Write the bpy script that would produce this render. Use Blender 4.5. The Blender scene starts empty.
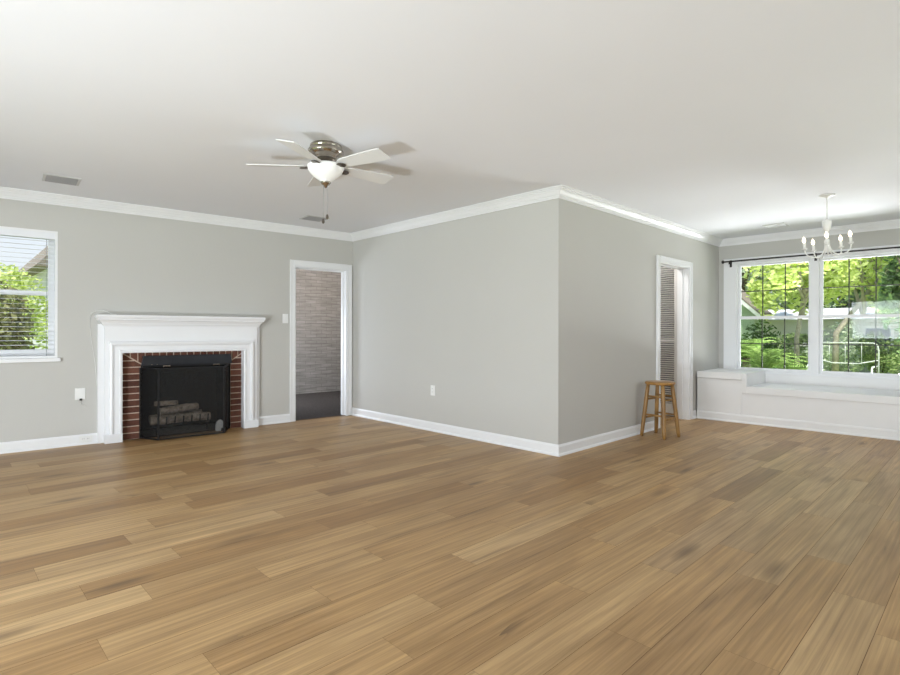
import bpy, math, random
from mathutils import Vector, Matrix, noise
C = bpy.context.scene.collection
PI = math.pi
S = bpy.context.scene

# ------------------------------------------------------------------ camera
CAM_H = 1.13
YAW = 0.800
cd = bpy.data.cameras.new('camera')
cam = bpy.data.objects.new('camera', cd); C.objects.link(cam)
cd.sensor_width = 36.0
cd.lens = 535.2 / 900 * 36.0
cd.shift_y = -5.76 / 900
cd.clip_start = 0.05; cd.clip_end = 300
cam.matrix_world = Matrix.Translation((0, 0, CAM_H)) @ Matrix.Rotation(YAW - PI/2, 4, 'Z') @ Matrix.Rotation(PI/2, 4, 'X') @ Matrix.Rotation(0.002, 4, 'Z')
S.camera = cam

# ------------------------------------------------------------------ light
S.view_settings.view_transform = 'Standard'
S.view_settings.look = 'None'
S.view_settings.exposure = 0.08
S.view_settings.gamma = 1.0
S.view_settings.use_curve_mapping = False

w = bpy.data.worlds.new('sky'); S.world = w; w.use_nodes = True
wn = w.node_tree; wn.nodes.clear()
wo = wn.nodes.new('ShaderNodeOutputWorld'); wb = wn.nodes.new('ShaderNodeBackground')
tc = wn.nodes.new('ShaderNodeTexCoord'); sx = wn.nodes.new('ShaderNodeSeparateXYZ'); cr = wn.nodes.new('ShaderNodeValToRGB')
cr.color_ramp.elements[0].position = 0.0; cr.color_ramp.elements[0].color = (0.93, 0.96, 1.0, 1)
cr.color_ramp.elements[1].position = 0.7; cr.color_ramp.elements[1].color = (0.45, 0.64, 0.98, 1)
wn.links.new(tc.outputs['Generated'], sx.inputs[0]); wn.links.new(sx.outputs['Z'], cr.inputs[0])
wn.links.new(cr.outputs[0], wb.inputs[0]); wb.inputs[1].default_value = 1.0
wn.links.new(wb.outputs[0], wo.inputs[0])

def sun(dirv, strength, col, angle):
    l = bpy.data.lights.new('sun', 'SUN'); l.energy = strength; l.color = col; l.angle = angle
    o = bpy.data.objects.new('sun', l); C.objects.link(o)
    o.rotation_euler = Vector(dirv).to_track_quat('-Z', 'Y').to_euler()
def area(name, loc, target, sx_, sy_, power, col=(1, 1, 1), spread=PI):
    l = bpy.data.lights.new(name, 'AREA'); l.shape = 'RECTANGLE'; l.size = sx_; l.size_y = sy_; l.energy = power; l.color = col
    l.spread = spread
    o = bpy.data.objects.new(name, l); C.objects.link(o); o.location = loc
    o.rotation_euler = (Vector(target) - Vector(loc)).to_track_quat('-Z', 'Y').to_euler()
    return o
sun((0.34, 0.30, -0.89), 6.0, (1.0, 0.96, 0.88), 0.03)
# lamps added outside the unseen west opening; the low one throws fan shadows
area('west_low_lamp', (-2.4, 1.2, 0.0), (2.6, 3.7, 2.4), 0.50, 0.40, 170, (0.85, 0.93, 1.0))
area('west_fill_lamp', (-3.6, 1.5, 1.5), (4.1, 2.4, 0.9), 2.2, 1.1, 166, (0.86, 0.93, 1.0))
# unseen lamps added low outside to throw light up through the dining windows
for lx, lpow in ((11.4, 150), (12.9, 330), (14.15, 500)):
    lw = area('lawn_fill_lamp', (lx, 1.5, -0.16), (8.1, 1.5, 2.3), 4.6, 0.5, lpow, (0.94, 0.96, 1.0), math.radians(130))
    lw.rotation_euler = (math.radians(180-38), 0, PI/2)
# fill lamp outside an added window in the unseen wall behind the camera
area('rear_fill_lamp', (4.6, -2.1, 1.2), (4.4, 3.0, 0.9), 2.6, 1.0, 40, (0.88, 0.95, 1.0))
# neighbouring rooms
area('assumed_cool_lamp', (2.88, 8.3, 0.9), (6.2, 8.3, 0.7), 1.4, 1.0, 85, (0.80, 0.88, 1.0))  # unseen cool lamp assumed at the sunroom side, lighting the far brick low down
area('assumed_warm_lamp', (4.9, 7.3, 2.40), (5.0, 8.4, 1.6), 0.5, 0.5, 38, (1.0, 0.86, 0.70))  # unseen warm lamp assumed under the sunroom ceiling, for the upper brick
area('hall_fill_lamp', (6.5, 3.5, 2.40), (7.1, 3.2, 0.9), 0.4, 0.4, 15, (1, 0.97, 0.93))  # fill lamp added under the hall ceiling to brighten the louvered door

# ------------------------------------------------------------------ node helpers
def srgb(r, g, b):
    f = lambda c: (c/255/12.92) if c/255 <= 0.04045 else ((c/255 + 0.055)/1.055)**2.4
    return (f(r), f(g), f(b), 1)
class NT:
    def __init__(s, name):
        s.m = bpy.data.materials.new(name); s.m.use_nodes = True; s.t = s.m.node_tree; s.t.nodes.clear()
        s.out = s.t.nodes.new('ShaderNodeOutputMaterial')
    def n(s, typ, **kw):
        nd = s.t.nodes.new(typ)
        for k, v in kw.items():
            if k.startswith('i_'):
                nd.inputs[k[2:].replace('_', ' ')].default_value = v
            else: setattr(nd, k, v)
        return nd
    def l(s, a, b): s.t.links.new(a, b)
    def ramp(s, fac, stops, interp='LINEAR'):
        r = s.n('ShaderNodeValToRGB'); e = r.color_ramp.elements; r.color_ramp.interpolation = interp
        while len(e) > 1: e.remove(e[-1])
        e[0].position, e[0].color = stops[0]
        for p, c in stops[1:]:
            x = e.new(p); x.color = c
        s.l(fac, r.inputs[0]); return r.outputs[0]
    def math(s, op, a, b=None):
        m = s.n('ShaderNodeMath', operation=op)
        for i, v in enumerate((a, b)):
            if v is None: continue
            if isinstance(v, (int, float)): m.inputs[i].default_value = v
            else: s.l(v, m.inputs[i])
        return m.outputs[0]
    def mix(s, fac, a, b, blend='MIX'):
        m = s.n('ShaderNodeMix', data_type='RGBA', blend_type=blend)
        for sock, v in ((m.inputs[0], fac), (m.inputs[6], a), (m.inputs[7], b)):
            if isinstance(v, (int, float, tuple)): sock.default_value = v
            else: s.l(v, sock)
        return m.outputs[2]
def simple(name, col, rough=0.5, metal=0.0, nscale=0, namt=0.06, bump=0.0, bscale=60, spec=0.5, emit=None, estr=0):
    t = NT(name); p = t.n('ShaderNodeBsdfPrincipled')
    p.inputs['Roughness'].default_value = rough; p.inputs['Metallic'].default_value = metal
    p.inputs['Specular IOR Level'].default_value = spec
    tcn = t.n('ShaderNodeTexCoord')
    if nscale:
        nz = t.n('ShaderNodeTexNoise', i_Scale=nscale, i_Detail=4.0); t.l(tcn.outputs['Object'], nz.inputs['Vector'])
        lo = tuple(c*(1-namt) for c in col[:3]) + (1,); hi = tuple(min(1, c*(1+namt)) for c in col[:3]) + (1,)
        t.l(t.ramp(nz.outputs['Fac'], [(0.3, lo), (0.7, hi)]), p.inputs['Base Color'])
    else: p.inputs['Base Color'].default_value = col
    if bump:
        nz = t.n('ShaderNodeTexNoise', i_Scale=bscale, i_Detail=3.0); t.l(tcn.outputs['Object'], nz.inputs['Vector'])
        b = t.n('ShaderNodeBump', i_Strength=bump, i_Distance=0.01); t.l(nz.outputs['Fac'], b.inputs['Height']); t.l(b.outputs[0], p.inputs['Normal'])
    if emit: p.inputs['Emission Color'].default_value = emit; p.inputs['Emission Strength'].default_value = estr
    t.l(p.outputs[0], t.out.inputs[0]); return t.m

M = {}
M['wall'] = simple('wall_paint', srgb(199, 197, 192), 0.75, nscale=1.2, namt=0.012, bump=0.06, bscale=35, spec=0.25)
M['ceiling'] = simple('ceiling_paint', srgb(240, 241, 245), 0.9, nscale=1.0, namt=0.01, spec=0.1)
M['trim'] = simple('white_trim_paint', srgb(240, 240, 241), 0.4, nscale=3, namt=0.01, spec=0.4)
M['mantel'] = simple('mantel_gloss_paint', srgb(241, 241, 243), 0.35, nscale=4, namt=0.01)
M['bench'] = simple('bench_paint', srgb(238, 237, 236), 0.45, nscale=3, namt=0.015)
M['plate'] = simple('white_plastic', srgb(240, 240, 238), 0.35)
M['plate_dark'] = simple('dark_slot', srgb(60, 58, 55), 0.5)
M['blackmetal'] = simple('black_metal', srgb(30, 30, 32), 0.45, 0.3, nscale=20, namt=0.15)
M['hood'] = simple('hood_metal', srgb(44, 45, 50), 0.4, 0.4, nscale=14, namt=0.15)
M['rod'] = simple('rod_bronze', srgb(62, 58, 56), 0.4, 0.6)
M['nickel'] = simple('brushed_nickel', srgb(176, 168, 158), 0.22, 1.0, nscale=30, namt=0.08)
M['nickel_dark'] = simple('dark_nickel', srgb(112, 104, 96), 0.3, 1.0)
M['blade'] = simple('fan_blade_white', srgb(232, 232, 231), 0.5)
M['glassbowl'] = simple('frosted_glass', srgb(244, 244, 242), 0.3, emit=(1, 0.99, 0.97, 1), estr=0.10)
M['vent'] = simple('vent_grey', srgb(168, 168, 170), 0.5, 0.2)
M['vent_dark'] = simple('vent_gap', srgb(96, 96, 100), 0.7)
M['ventw'] = simple('vent_white', srgb(205, 205, 204), 0.5)
M['slat'] = simple('blind_slat', srgb(238, 239, 243), 0.45)
M['cordm'] = simple('cord_grey', srgb(150, 152, 156), 0.6)
M['cablewhite'] = simple('cable_white', srgb(226, 226, 222), 0.5)
M['grille'] = simple('window_grille_dark', srgb(58, 58, 44), 0.5)
M['chand'] = simple('chandelier_white', srgb(238, 237, 233), 0.4)
M['bulb'] = simple('lit_candle_bulb', (1, 0.9, 0.75, 1), 0.3, emit=(1.0, 0.80, 0.56, 1), estr=4.0)
M['soot'] = simple('sooty_firebrick', srgb(26, 25, 24), 0.95, nscale=3, namt=0.4, spec=0.05)
M['ash'] = simple('ash', srgb(120, 116, 110), 0.95, nscale=30, namt=0.3, bump=0.8, bscale=60, spec=0.1)
M['log'] = simple('log_bark', srgb(176, 160, 144), 0.9, nscale=22, namt=0.5, bump=0.9, bscale=40, spec=0.1)
M['logend'] = simple('log_end', srgb(196, 180, 158), 0.9, nscale=50, namt=0.2)
M['louver'] = simple('louver_paint', srgb(226, 224, 222), 0.55)
M['conc'] = simple('hall_floor', srgb(84, 74, 64), 0.6, nscale=8, namt=0.15)
M['carpet'] = simple('dark_carpet', srgb(66, 62, 60), 0.95, nscale=40, namt=0.3, bump=0.4, bscale=200, spec=0.05)
M['bark'] = simple('pale_bark', srgb(168, 160, 148), 0.9, nscale=12, namt=0.25, bump=0.6, bscale=20)
M['barkd'] = simple('dark_bark', srgb(92, 80, 68), 0.9, nscale=12, namt=0.3, bump=0.6, bscale=20)
M['siding'] = simple('pale_siding', srgb(206, 204, 200), 0.8, nscale=2, namt=0.06)
M['siding2'] = simple('grey_siding', srgb(222, 222, 226), 0.8, nscale=2, namt=0.06)
M['shedw'] = simple('shed_wall_green', srgb(160, 178, 150), 0.8, nscale=2, namt=0.08)
M['roof'] = simple('roof_shingle', srgb(132, 122, 112), 0.9, nscale=14, namt=0.25)
M['roofw'] = simple('white_fascia', srgb(240, 240, 242), 0.5)
M['winglass'] = simple('dark_window_glass', srgb(70, 80, 90), 0.1)
M['whitemetal'] = simple('white_metal', srgb(205, 209, 203), 0.5)
M['stone'] = simple('pale_stone', srgb(178, 174, 166), 0.9, nscale=5, namt=0.35, bump=0.5, bscale=9)
M['fence'] = simple('pale_fence', srgb(176, 182, 176), 0.8, nscale=4, namt=0.15)

def brick_mat(name, a, b, bumps=0.5, nsc=40):
    t = NT(name); p = t.n('ShaderNodeBsdfPrincipled', i_Roughness=0.85); p.inputs['Specular IOR Level'].default_value = 0.2
    tcn = t.n('ShaderNodeTexCoord'); g = t.n('ShaderNodeNewGeometry')
    nz = t.n('ShaderNodeTexNoise', i_Scale=nsc, i_Detail=5.0); t.l(tcn.outputs['Object'], nz.inputs['Vector'])
    v = t.math('ADD', t.math('MULTIPLY', nz.outputs['Fac'], 0.6), t.math('MULTIPLY', g.outputs['Random Per Island'], 0.4))
    t.l(t.ramp(v, [(0.25, a), (0.75, b)]), p.inputs['Base Color'])
    bb = t.n('ShaderNodeBump', i_Strength=bumps, i_Distance=0.004); t.l(nz.outputs['Fac'], bb.inputs['Height']); t.l(bb.outputs[0], p.inputs['Normal'])
    t.l(p.outputs[0], t.out.inputs[0]); return t.m
M['brick'] = brick_mat('red_brick', srgb(84, 54, 45), srgb(120, 80, 66))
M['mortar'] = simple('mortar', srgb(204, 186, 168), 0.9, nscale=40, namt=0.1)

# grey-brown painted brick seen through the doorway
def farbrick():
    t = NT('weathered_brick'); p = t.n('ShaderNodeBsdfPrincipled', i_Roughness=0.9); p.inputs['Specular IOR Level'].default_value = 0.1
    tcn = t.n('ShaderNodeTexCoord'); sp = t.n('ShaderNodeSeparateXYZ'); t.l(tcn.outputs['Object'], sp.inputs[0])
    cb = t.n('ShaderNodeCombineXYZ'); t.l(sp.outputs['X'], cb.inputs['X']); t.l(sp.outputs['Z'], cb.inputs['Y'])
    nz = t.n('ShaderNodeTexNoise', i_Scale=2.2, i_Detail=5.0); t.l(tcn.outputs['Object'], nz.inputs['Vector'])
    nd = t.n('ShaderNodeVectorMath', operation='MULTIPLY_ADD'); t.l(nz.outputs['Color'], nd.inputs[0]); nd.inputs[1].default_value = (0.06, 0.06, 0); t.l(cb.outputs[0], nd.inputs[2])
    br = t.n('ShaderNodeTexBrick', i_Scale=1.0); t.l(nd.outputs[0], br.inputs['Vector'])
    br.inputs['Color1'].default_value = srgb(160, 156, 152); br.inputs['Color2'].default_value = srgb(148, 144, 140)
    br.inputs['Mortar'].default_value = srgb(132, 128, 124); br.inputs['Mortar Size'].default_value = 0.006
    br.inputs['Brick Width'].default_value = 0.21; br.inputs['Row Height'].default_value = 0.062; br.inputs['Mortar Smooth'].default_value = 0.6
    n2 = t.n('ShaderNodeTexNoise', i_Scale=5.0, i_Detail=8.0); mp = t.n('ShaderNodeMapping'); mp.inputs['Scale'].default_value = (.6, 1, 7)
    t.l(tcn.outputs['Object'], mp.inputs[0]); t.l(mp.outputs[0], n2.inputs['Vector'])
    c = t.mix(0.8, br.outputs['Color'], t.ramp(n2.outputs['Fac'], [(0.3, (0.5, 0.49, 0.48, 1)), (0.7, (1, 1, 1, 1))]), 'MULTIPLY')
    t.l(c, p.inputs['Base Color'])
    b = t.n('ShaderNodeBump', i_Strength=0.6, i_Distance=0.02); t.l(n2.outputs['Fac'], b.inputs['Height']); t.l(b.outputs[0], p.inputs['Normal'])
    t.l(p.outputs[0], t.out.inputs[0]); return t.m
M['farbrick'] = farbrick()

def floor_mat():
    t = NT('oak_plank'); p = t.n('ShaderNodeBsdfPrincipled', i_Roughness=0.42); p.inputs['Specular IOR Level'].default_value = 0.45
    at = t.n('ShaderNodeAttribute', attribute_name='tone')
    sp = t.n('ShaderNodeSeparateColor'); t.l(at.outputs['Color'], sp.inputs[0])
    tone, seed, warm = sp.outputs[0], sp.outputs[1], sp.outputs[2]
    tcn = t.n('ShaderNodeTexCoord'); xyz = t.n('ShaderNodeSeparateXYZ'); t.l(tcn.outputs['Object'], xyz.inputs[0])
    off = t.math('MULTIPLY', seed, 37.0)
    def vec(kx, ky):
        c = t.n('ShaderNodeCombineXYZ'); t.l(t.math('MULTIPLY', t.math('ADD', xyz.outputs['X'], off), kx), c.inputs[0])
        t.l(t.math('MULTIPLY', xyz.outputs['Y'], ky), c.inputs[1]); t.l(off, c.inputs[2]); return c.outputs[0]
    g1 = t.n('ShaderNodeTexNoise', i_Scale=1.0, i_Detail=6.0, i_Roughness=0.68, i_Distortion=0.4); t.l(vec(0.8, 24.0), g1.inputs['Vector'])
    g2 = t.n('ShaderNodeTexNoise', i_Scale=1.0, i_Detail=2.0, i_Roughness=0.5); t.l(vec(1.6, 110.0), g2.inputs['Vector'])
    g3 = t.n('ShaderNodeTexNoise', i_Scale=1.0, i_Detail=3.0, i_Distortion=0.8); t.l(vec(1.1, 4.0), g3.inputs['Vector'])
    wv = t.n('ShaderNodeTexWave', wave_type='RINGS', rings_direction='Z', i_Scale=1.0, i_Distortion=3.5, i_Detail=1.0)
    wv.inputs['Detail Scale'].default_value = 1.2; t.l(vec(.5, 9.0), wv.inputs['Vector'])
    vo = t.n('ShaderNodeTexVoronoi', i_Scale=1.0); t.l(vec(1.1, 4.2), vo.inputs['Vector'])
    knot = t.ramp(vo.outputs['Distance'], [(0.0, (1, 1, 1, 1)), (0.06, (0.8, 0.8, 0.8, 1)), (0.2, (0, 0, 0, 1))])
    base = t.ramp(tone, [(0.0, srgb(156, 119, 76)), (0.35, srgb(180, 143, 96)), (0.65, srgb(193, 158, 111)), (1.0, srgb(208, 176, 131))])
    gm = t.mix(t.math('MULTIPLY', warm, 0.38), base, srgb(164, 146, 122))
    v = t.ramp(g1.outputs['Fac'], [(0.28, (0.50, 0.46, 0.42, 1)), (0.42, (0.86, 0.84, 0.82, 1)), (0.55, (1.0, 1.0, 1.0, 1)), (0.72, (1.22, 1.21, 1.19, 1))])
    c = t.mix(0.85, gm, v, 'MULTIPLY')
    v3 = t.ramp(g3.outputs['Fac'], [(0.35, (0.74, 0.70, 0.66, 1)), (0.6, (1.05, 1.05, 1.05, 1))])
    c = t.mix(0.6, c, v3, 'MULTIPLY')
    c = t.mix(0.32, c, t.ramp(g2.outputs['Fac'], [(0.35, (0.52, 0.48, 0.44, 1)), (0.6, (1.12, 1.12, 1.12, 1))]), 'MULTIPLY')
    c = t.mix(0.22, c, t.ramp(wv.outputs['Fac'], [(0.0, (0.66, 0.62, 0.56, 1)), (0.5, (1.05, 1.05, 1.05, 1))]), 'MULTIPLY')
    kf = t.math('MULTIPLY', knot, t.math('GREATER_THAN', g3.outputs['Fac'], 0.44))
    c = t.mix(t.math('MULTIPLY', kf, 0.7), c, srgb(84, 62, 42))
    t.l(c, p.inputs['Base Color'])
    t.l(t.math('ADD', 0.34, t.math('MULTIPLY', g1.outputs['Fac'], 0.2)), p.inputs['Roughness'])
    b = t.n('ShaderNodeBump', i_Strength=0.12, i_Distance=0.002); t.l(g2.outputs['Fac'], b.inputs['Height']); t.l(b.outputs[0], p.inputs['Normal'])
    t.l(p.outputs[0], t.out.inputs[0]); return t.m
M['floor'] = floor_mat()
M['gap'] = simple('plank_gap', srgb(104, 78, 50), 0.8)

def wood(name, a, b, rough=0.4):
    t = NT(name); p = t.n('ShaderNodeBsdfPrincipled', i_Roughness=rough)
    tcn = t.n('ShaderNodeTexCoord'); mp = t.n('ShaderNodeMapping'); mp.inputs['Scale'].default_value = (40, 8, 4); t.l(tcn.outputs['Object'], mp.inputs[0])
    nz = t.n('ShaderNodeTexNoise', i_Scale=1.0, i_Detail=4.0, i_Distortion=0.4); t.l(mp.outputs[0], nz.inputs['Vector'])
    t.l(t.ramp(nz.outputs['Fac'], [(0.3, a), (0.7, b)]), p.inputs['Base Color'])
    t.l(p.outputs[0], t.out.inputs[0]); return t.m
M['stool'] = wood('honey_oak', srgb(124, 90, 46), srgb(172, 132, 76))
M['seat'] = wood('honey_oak_seat', srgb(136, 96, 42), srgb(180, 134, 70), 0.3)

def glass():
    t = NT('window_glass'); tr = t.n('ShaderNodeBsdfTransparent'); gl = t.n('ShaderNodeBsdfGlossy', i_Roughness=0.02)
    tr.inputs[0].default_value = (0.97, 0.98, 0.97, 1)
    fr = t.n('ShaderNodeFresnel', i_IOR=1.45); mx = t.n('ShaderNodeMixShader')
    t.l(t.math('MULTIPLY', fr.outputs[0], 0.35), mx.inputs[0]); t.l(tr.outputs[0], mx.inputs[1]); t.l(gl.outputs[0], mx.inputs[2])
    t.l(mx.outputs[0], t.out.inputs[0]); return t.m
M['glass'] = glass()
def meshscreen():      # fine woven wire: more hole than wire
    t = NT('woven_wire_mesh'); tr = t.n('ShaderNodeBsdfTransparent'); p = t.n('ShaderNodeBsdfPrincipled', i_Roughness=0.5)
    p.inputs['Base Color'].default_value = srgb(34, 34, 34); p.inputs['Metallic'].default_value = 0.0
    mx = t.n('ShaderNodeMixShader'); mx.inputs[0].default_value = 0.34
    t.l(tr.outputs[0], mx.inputs[1]); t.l(p.outputs[0], mx.inputs[2]); t.l(mx.outputs[0], t.out.inputs[0]); return t.m
M['wiremesh'] = meshscreen()

def leafmat(name, a, b, trans=0.35):
    t = NT(name); d = t.n('ShaderNodeBsdfDiffuse'); tl = t.n('ShaderNodeBsdfTranslucent'); mx = t.n('ShaderNodeMixShader'); mx.inputs[0].default_value = trans
    g = t.n('ShaderNodeNewGeometry'); c = t.ramp(g.outputs['Random Per Island'], [(0.0, a), (1.0, b)])
    t.l(c, d.inputs[0]); t.l(c, tl.inputs[0]); t.l(d.outputs[0], mx.inputs[1]); t.l(tl.outputs[0], mx.inputs[2]); t.l(mx.outputs[0], t.out.inputs[0]); return t.m
M['leaf_lime'] = leafmat('leaf_lime', srgb(180, 200, 92), srgb(238, 244, 180), 0.4)
M['leaf_mid'] = leafmat('leaf_mid', srgb(112, 138, 88), srgb(186, 202, 140))
M['leaf_dark'] = leafmat('leaf_dark', srgb(52, 78, 44), srgb(104, 130, 78), 0.25)
M['leaf_red'] = leafmat('leaf_bronze', srgb(112, 104, 78), srgb(178, 182, 132), 0.4)
M['leaf_palm'] = leafmat('leaf_palm', srgb(92, 124, 62), srgb(164, 188, 110), 0.3)
M['leaf_pale'] = leafmat('leaf_pale', srgb(150, 170, 138), srgb(222, 230, 206))
def grass():
    t = NT('lawn'); d = t.n('ShaderNodeBsdfDiffuse'); tcn = t.n('ShaderNodeTexCoord')
    nz = t.n('ShaderNodeTexNoise', i_Scale=0.8, i_Detail=8.0); t.l(tcn.outputs['Object'], nz.inputs['Vector'])
    t.l(t.ramp(nz.outputs['Fac'], [(0.3, srgb(112, 134, 70)), (0.5, srgb(160, 182, 104)), (0.75, srgb(196, 204, 150))]), d.inputs[0])
    t.l(d.outputs[0], t.out.inputs[0]); return t.m
M['lawn'] = grass()

# ------------------------------------------------------------------ mesh helpers
class MB:
    def __init__(s): s.v = []; s.f = []; s.mi = []; s.sm = []
    def add(s, vs, fs, mi=0, smooth=False):
        o = len(s.v); s.v += [tuple(x) for x in vs]
        for f in fs: s.f.append([i+o for i in f]); s.mi.append(mi); s.sm.append(smooth)
        return s
    def box(s, x0, x1, y0, y1, z0, z1, mi=0):
        v = [(x0,y0,z0),(x1,y0,z0),(x1,y1,z0),(x0,y1,z0),(x0,y0,z1),(x1,y0,z1),(x1,y1,z1),(x0,y1,z1)]
        return s.add(v, [(3,2,1,0),(4,5,6,7),(0,1,5,4),(1,2,6,5),(2,3,7,6),(3,0,4,7)], mi)
    def bar(s, a, b, wx, wy, mi=0, up=(0,0,1)):       # rectangular bar from a to b
        a, b = Vector(a), Vector(b); d = (b-a).normalized(); u = Vector(up)
        if abs(d.dot(u)) > 0.99: u = Vector((1,0,0))
        p = d.cross(u).normalized(); q = p.cross(d).normalized(); vs = []
        for c in (a, b):
            for i, j in ((-1,-1),(1,-1),(1,1),(-1,1)): vs.append(c + p*wx*i/2 + q*wy*j/2)
        return s.add(vs, [(3,2,1,0),(4,5,6,7),(0,1,5,4),(1,2,6,5),(2,3,7,6),(3,0,4,7)], mi)
    def tube(s, pts, rad, n=10, mi=0, cap=True):
        pts = [Vector(p) for p in pts]; rs = rad if isinstance(rad, (list, tuple)) else [rad]*len(pts)
        vs = []; prev = None
        for i, p in enumerate(pts):
            d = (pts[min(i+1, len(pts)-1)] - pts[max(i-1, 0)]).normalized()
            if prev is None:
                u = Vector((0,0,1)) if abs(d.z) < 0.9 else Vector((1,0,0)); a = d.cross(u).normalized()
            else: a = (prev - d*prev.dot(d)).normalized()
            prev = a; b = d.cross(a)
            for k in range(n):
                t = 2*PI*k/n; vs.append(p + (a*math.cos(t) + b*math.sin(t))*rs[i])
        fs = [(i*n+k, i*n+(k+1)%n, (i+1)*n+(k+1)%n, (i+1)*n+k) for i in range(len(pts)-1) for k in range(n)]
        if cap: fs += [tuple(range(n-1, -1, -1)), tuple((len(pts)-1)*n+k for k in range(n))]
        return s.add(vs, fs, mi, True)
    def lathe(s, prof, c=(0,0,0), n=32, mi=0, smooth=True):
        vs = []
        for r, z in prof:
            for k in range(n): t = 2*PI*k/n; vs.append((c[0]+r*math.cos(t), c[1]+r*math.sin(t), c[2]+z))
        fs = [(i*n+k, i*n+(k+1)%n, (i+1)*n+(k+1)%n, (i+1)*n+k) for i in range(len(prof)-1) for k in range(n)]
        fs += [tuple(range(n-1, -1, -1)), tuple((len(prof)-1)*n+k for k in range(n))]
        return s.add(vs, fs, mi, smooth)
    def prism(s, poly, y0, y1, mi=0):                  # polygon in xz extruded along y
        n = len(poly); vs = [(x, y0, z) for x, z in poly] + [(x, y1, z) for x, z in poly]
        return s.add(vs, [tuple(range(n)), tuple(range(2*n-1, n-1, -1))] + [(i, i+n, (i+1)%n+n, (i+1)%n) for i in range(n)], mi)
    def sweep(s, path, prof, closed_prof=True, mi=0, m0=None, m1=None):
        # path: 2D points, profile (d, z), d measured to the right-hand side of the path; mitred
        P = [Vector(p).to_3d().xy for p in path]; n = len(P); vs = []
        def nrm(i): d = (P[i+1]-P[i]).normalized(); return Vector((d.y, -d.x))
        for i in range(n):
            if i == 0: m = Vector(m0) if m0 is not None else nrm(0)
            elif i == n-1: m = Vector(m1) if m1 is not None else nrm(n-2)
            else:
                a, b = nrm(i-1), nrm(i); m = (a+b)/(1+a.dot(b))
            for d, z in prof: q = P[i] + m*d; vs.append((q.x, q.y, z))
        k = len(prof)
        fs = [(i*k+j, i*k+(j+1)%k, (i+1)*k+(j+1)%k, (i+1)*k+j) for i in range(n-1) for j in range(k)]
        fs += [tuple(range(k-1, -1, -1)), tuple((n-1)*k+j for j in range(k))]
        return s.add(vs, fs, mi)
    def build(s, name, mats, parent=None, bevel=0, recalc=True):
        me = bpy.data.meshes.new(name); me.from_pydata(s.v, [], s.f)
        for m in (mats if isinstance(mats, (list, tuple)) else [mats]): me.materials.append(M[m])
        me.polygons.foreach_set('material_index', s.mi); me.polygons.foreach_set('use_smooth', s.sm)
        if recalc:
            import bmesh
            bm = bmesh.new(); bm.from_mesh(me); bmesh.ops.recalc_face_normals(bm, faces=bm.faces); bm.to_mesh(me); bm.free()
        me.update()
        o = bpy.data.objects.new(name, me); C.objects.link(o)
        if parent: o.parent = parent
        if bevel:
            b = o.modifiers.new('bevel', 'BEVEL'); b.width = bevel; b.segments = 2; b.limit_method = 'ANGLE'; b.angle_limit = 0.6
            b.harden_normals = False
        return o
def tag(o, label=None, cat=None, group=None, kind=None):
    if label: o['label'] = label
    if cat: o['category'] = cat
    if group: o['group'] = group
    if kind: o['kind'] = kind
    return o
def thing(name, loc=(0,0,0), rz=0, label=None, cat=None, group=None, kind=None):
    o = bpy.data.objects.new(name, None); C.objects.link(o); o.location = loc; o.rotation_euler = (0, 0, rz); o.empty_display_size = 0.1
    return tag(o, label, cat, group, kind)
def struct(o): o['kind'] = 'structure'; return o

# ------------------------------------------------------------------ room frame
CEIL = 2.442
W1O, W1R = (0, 6.456, 0), math.atan2(-.08, 1)        # left wall (fireplace), local +x to the right, +y out of the room
W4O, W4R = (8.0794, 2.811, 0), math.atan2(-1, .023)  # right wall (dining windows)
def wall(name, loc, rz, x0, x1, h, t, holes=(), z0=0.0, mat='wall'):
    xs = sorted({x0, x1, *[v for a in holes for v in a[:2]]}); zs = sorted({z0, h, *[v for a in holes for v in a[2:]]})
    m = MB()
    inh = lambda x, z: any(a < x < b and c < z < d for a, b, c, d in holes)
    for i in range(len(xs)-1):
        run = None
        for k in range(len(zs)-1):
            if inh((xs[i]+xs[i+1])/2, (zs[k]+zs[k+1])/2):
                if run is not None: m.box(xs[i], xs[i+1], 0, t, run, zs[k]); run = None
            elif run is None: run = zs[k]
        if run is not None: m.box(xs[i], xs[i+1], 0, t, run, zs[-1])
    o = m.build(name, mat); o.location = loc; o.rotation_euler = (0, 0, rz); return struct(o)
WIN1 = (-0.14, 0.89, 0.868, 2.095)
wall('wall_left', W1O, W1R, -1.1, 4.121, CEIL, 0.14, [WIN1, (3.30, 4.035, -0.01, 1.956), (1.55, 2.565, -0.01, 0.93)])
wall('wall_back', (4.108, 6.127, 0), -PI/2, 0, 3.316, CEIL, 0.13)
wall('wall_center', (4.108, 2.811, 0), 0, 0.13, 3.975, CEIL, 0.145, [(2.062, 2.925, -0.01, 1.966)])
WX0, WX1 = 0.228, 2.070
wall('wall_right', W4O, W4R, 0, 4.5, CEIL, 0.15, [(WX0, WX1, 0.60, 2.085)])
wall('wall_front', (8.2, -1.6, 0), PI, 0, 9.25, CEIL, 0.14, [(2.3, 4.9, 0.9, 2.1)])
wall('wall_west', (-1.0, -1.6, 0), PI/2, 0, 8.2, CEIL, 0.05, [(0.7, 6.9, -0.01, 2.12)])

struct(MB().box(-1.1, 8.75, -1.75, 6.75, CEIL, CEIL+0.12).build('ceiling', 'ceiling'))
struct(MB().box(2.3, 6.95, 6.75, 9.2, CEIL, CEIL+0.12).build('ceiling', 'ceiling'))

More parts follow.
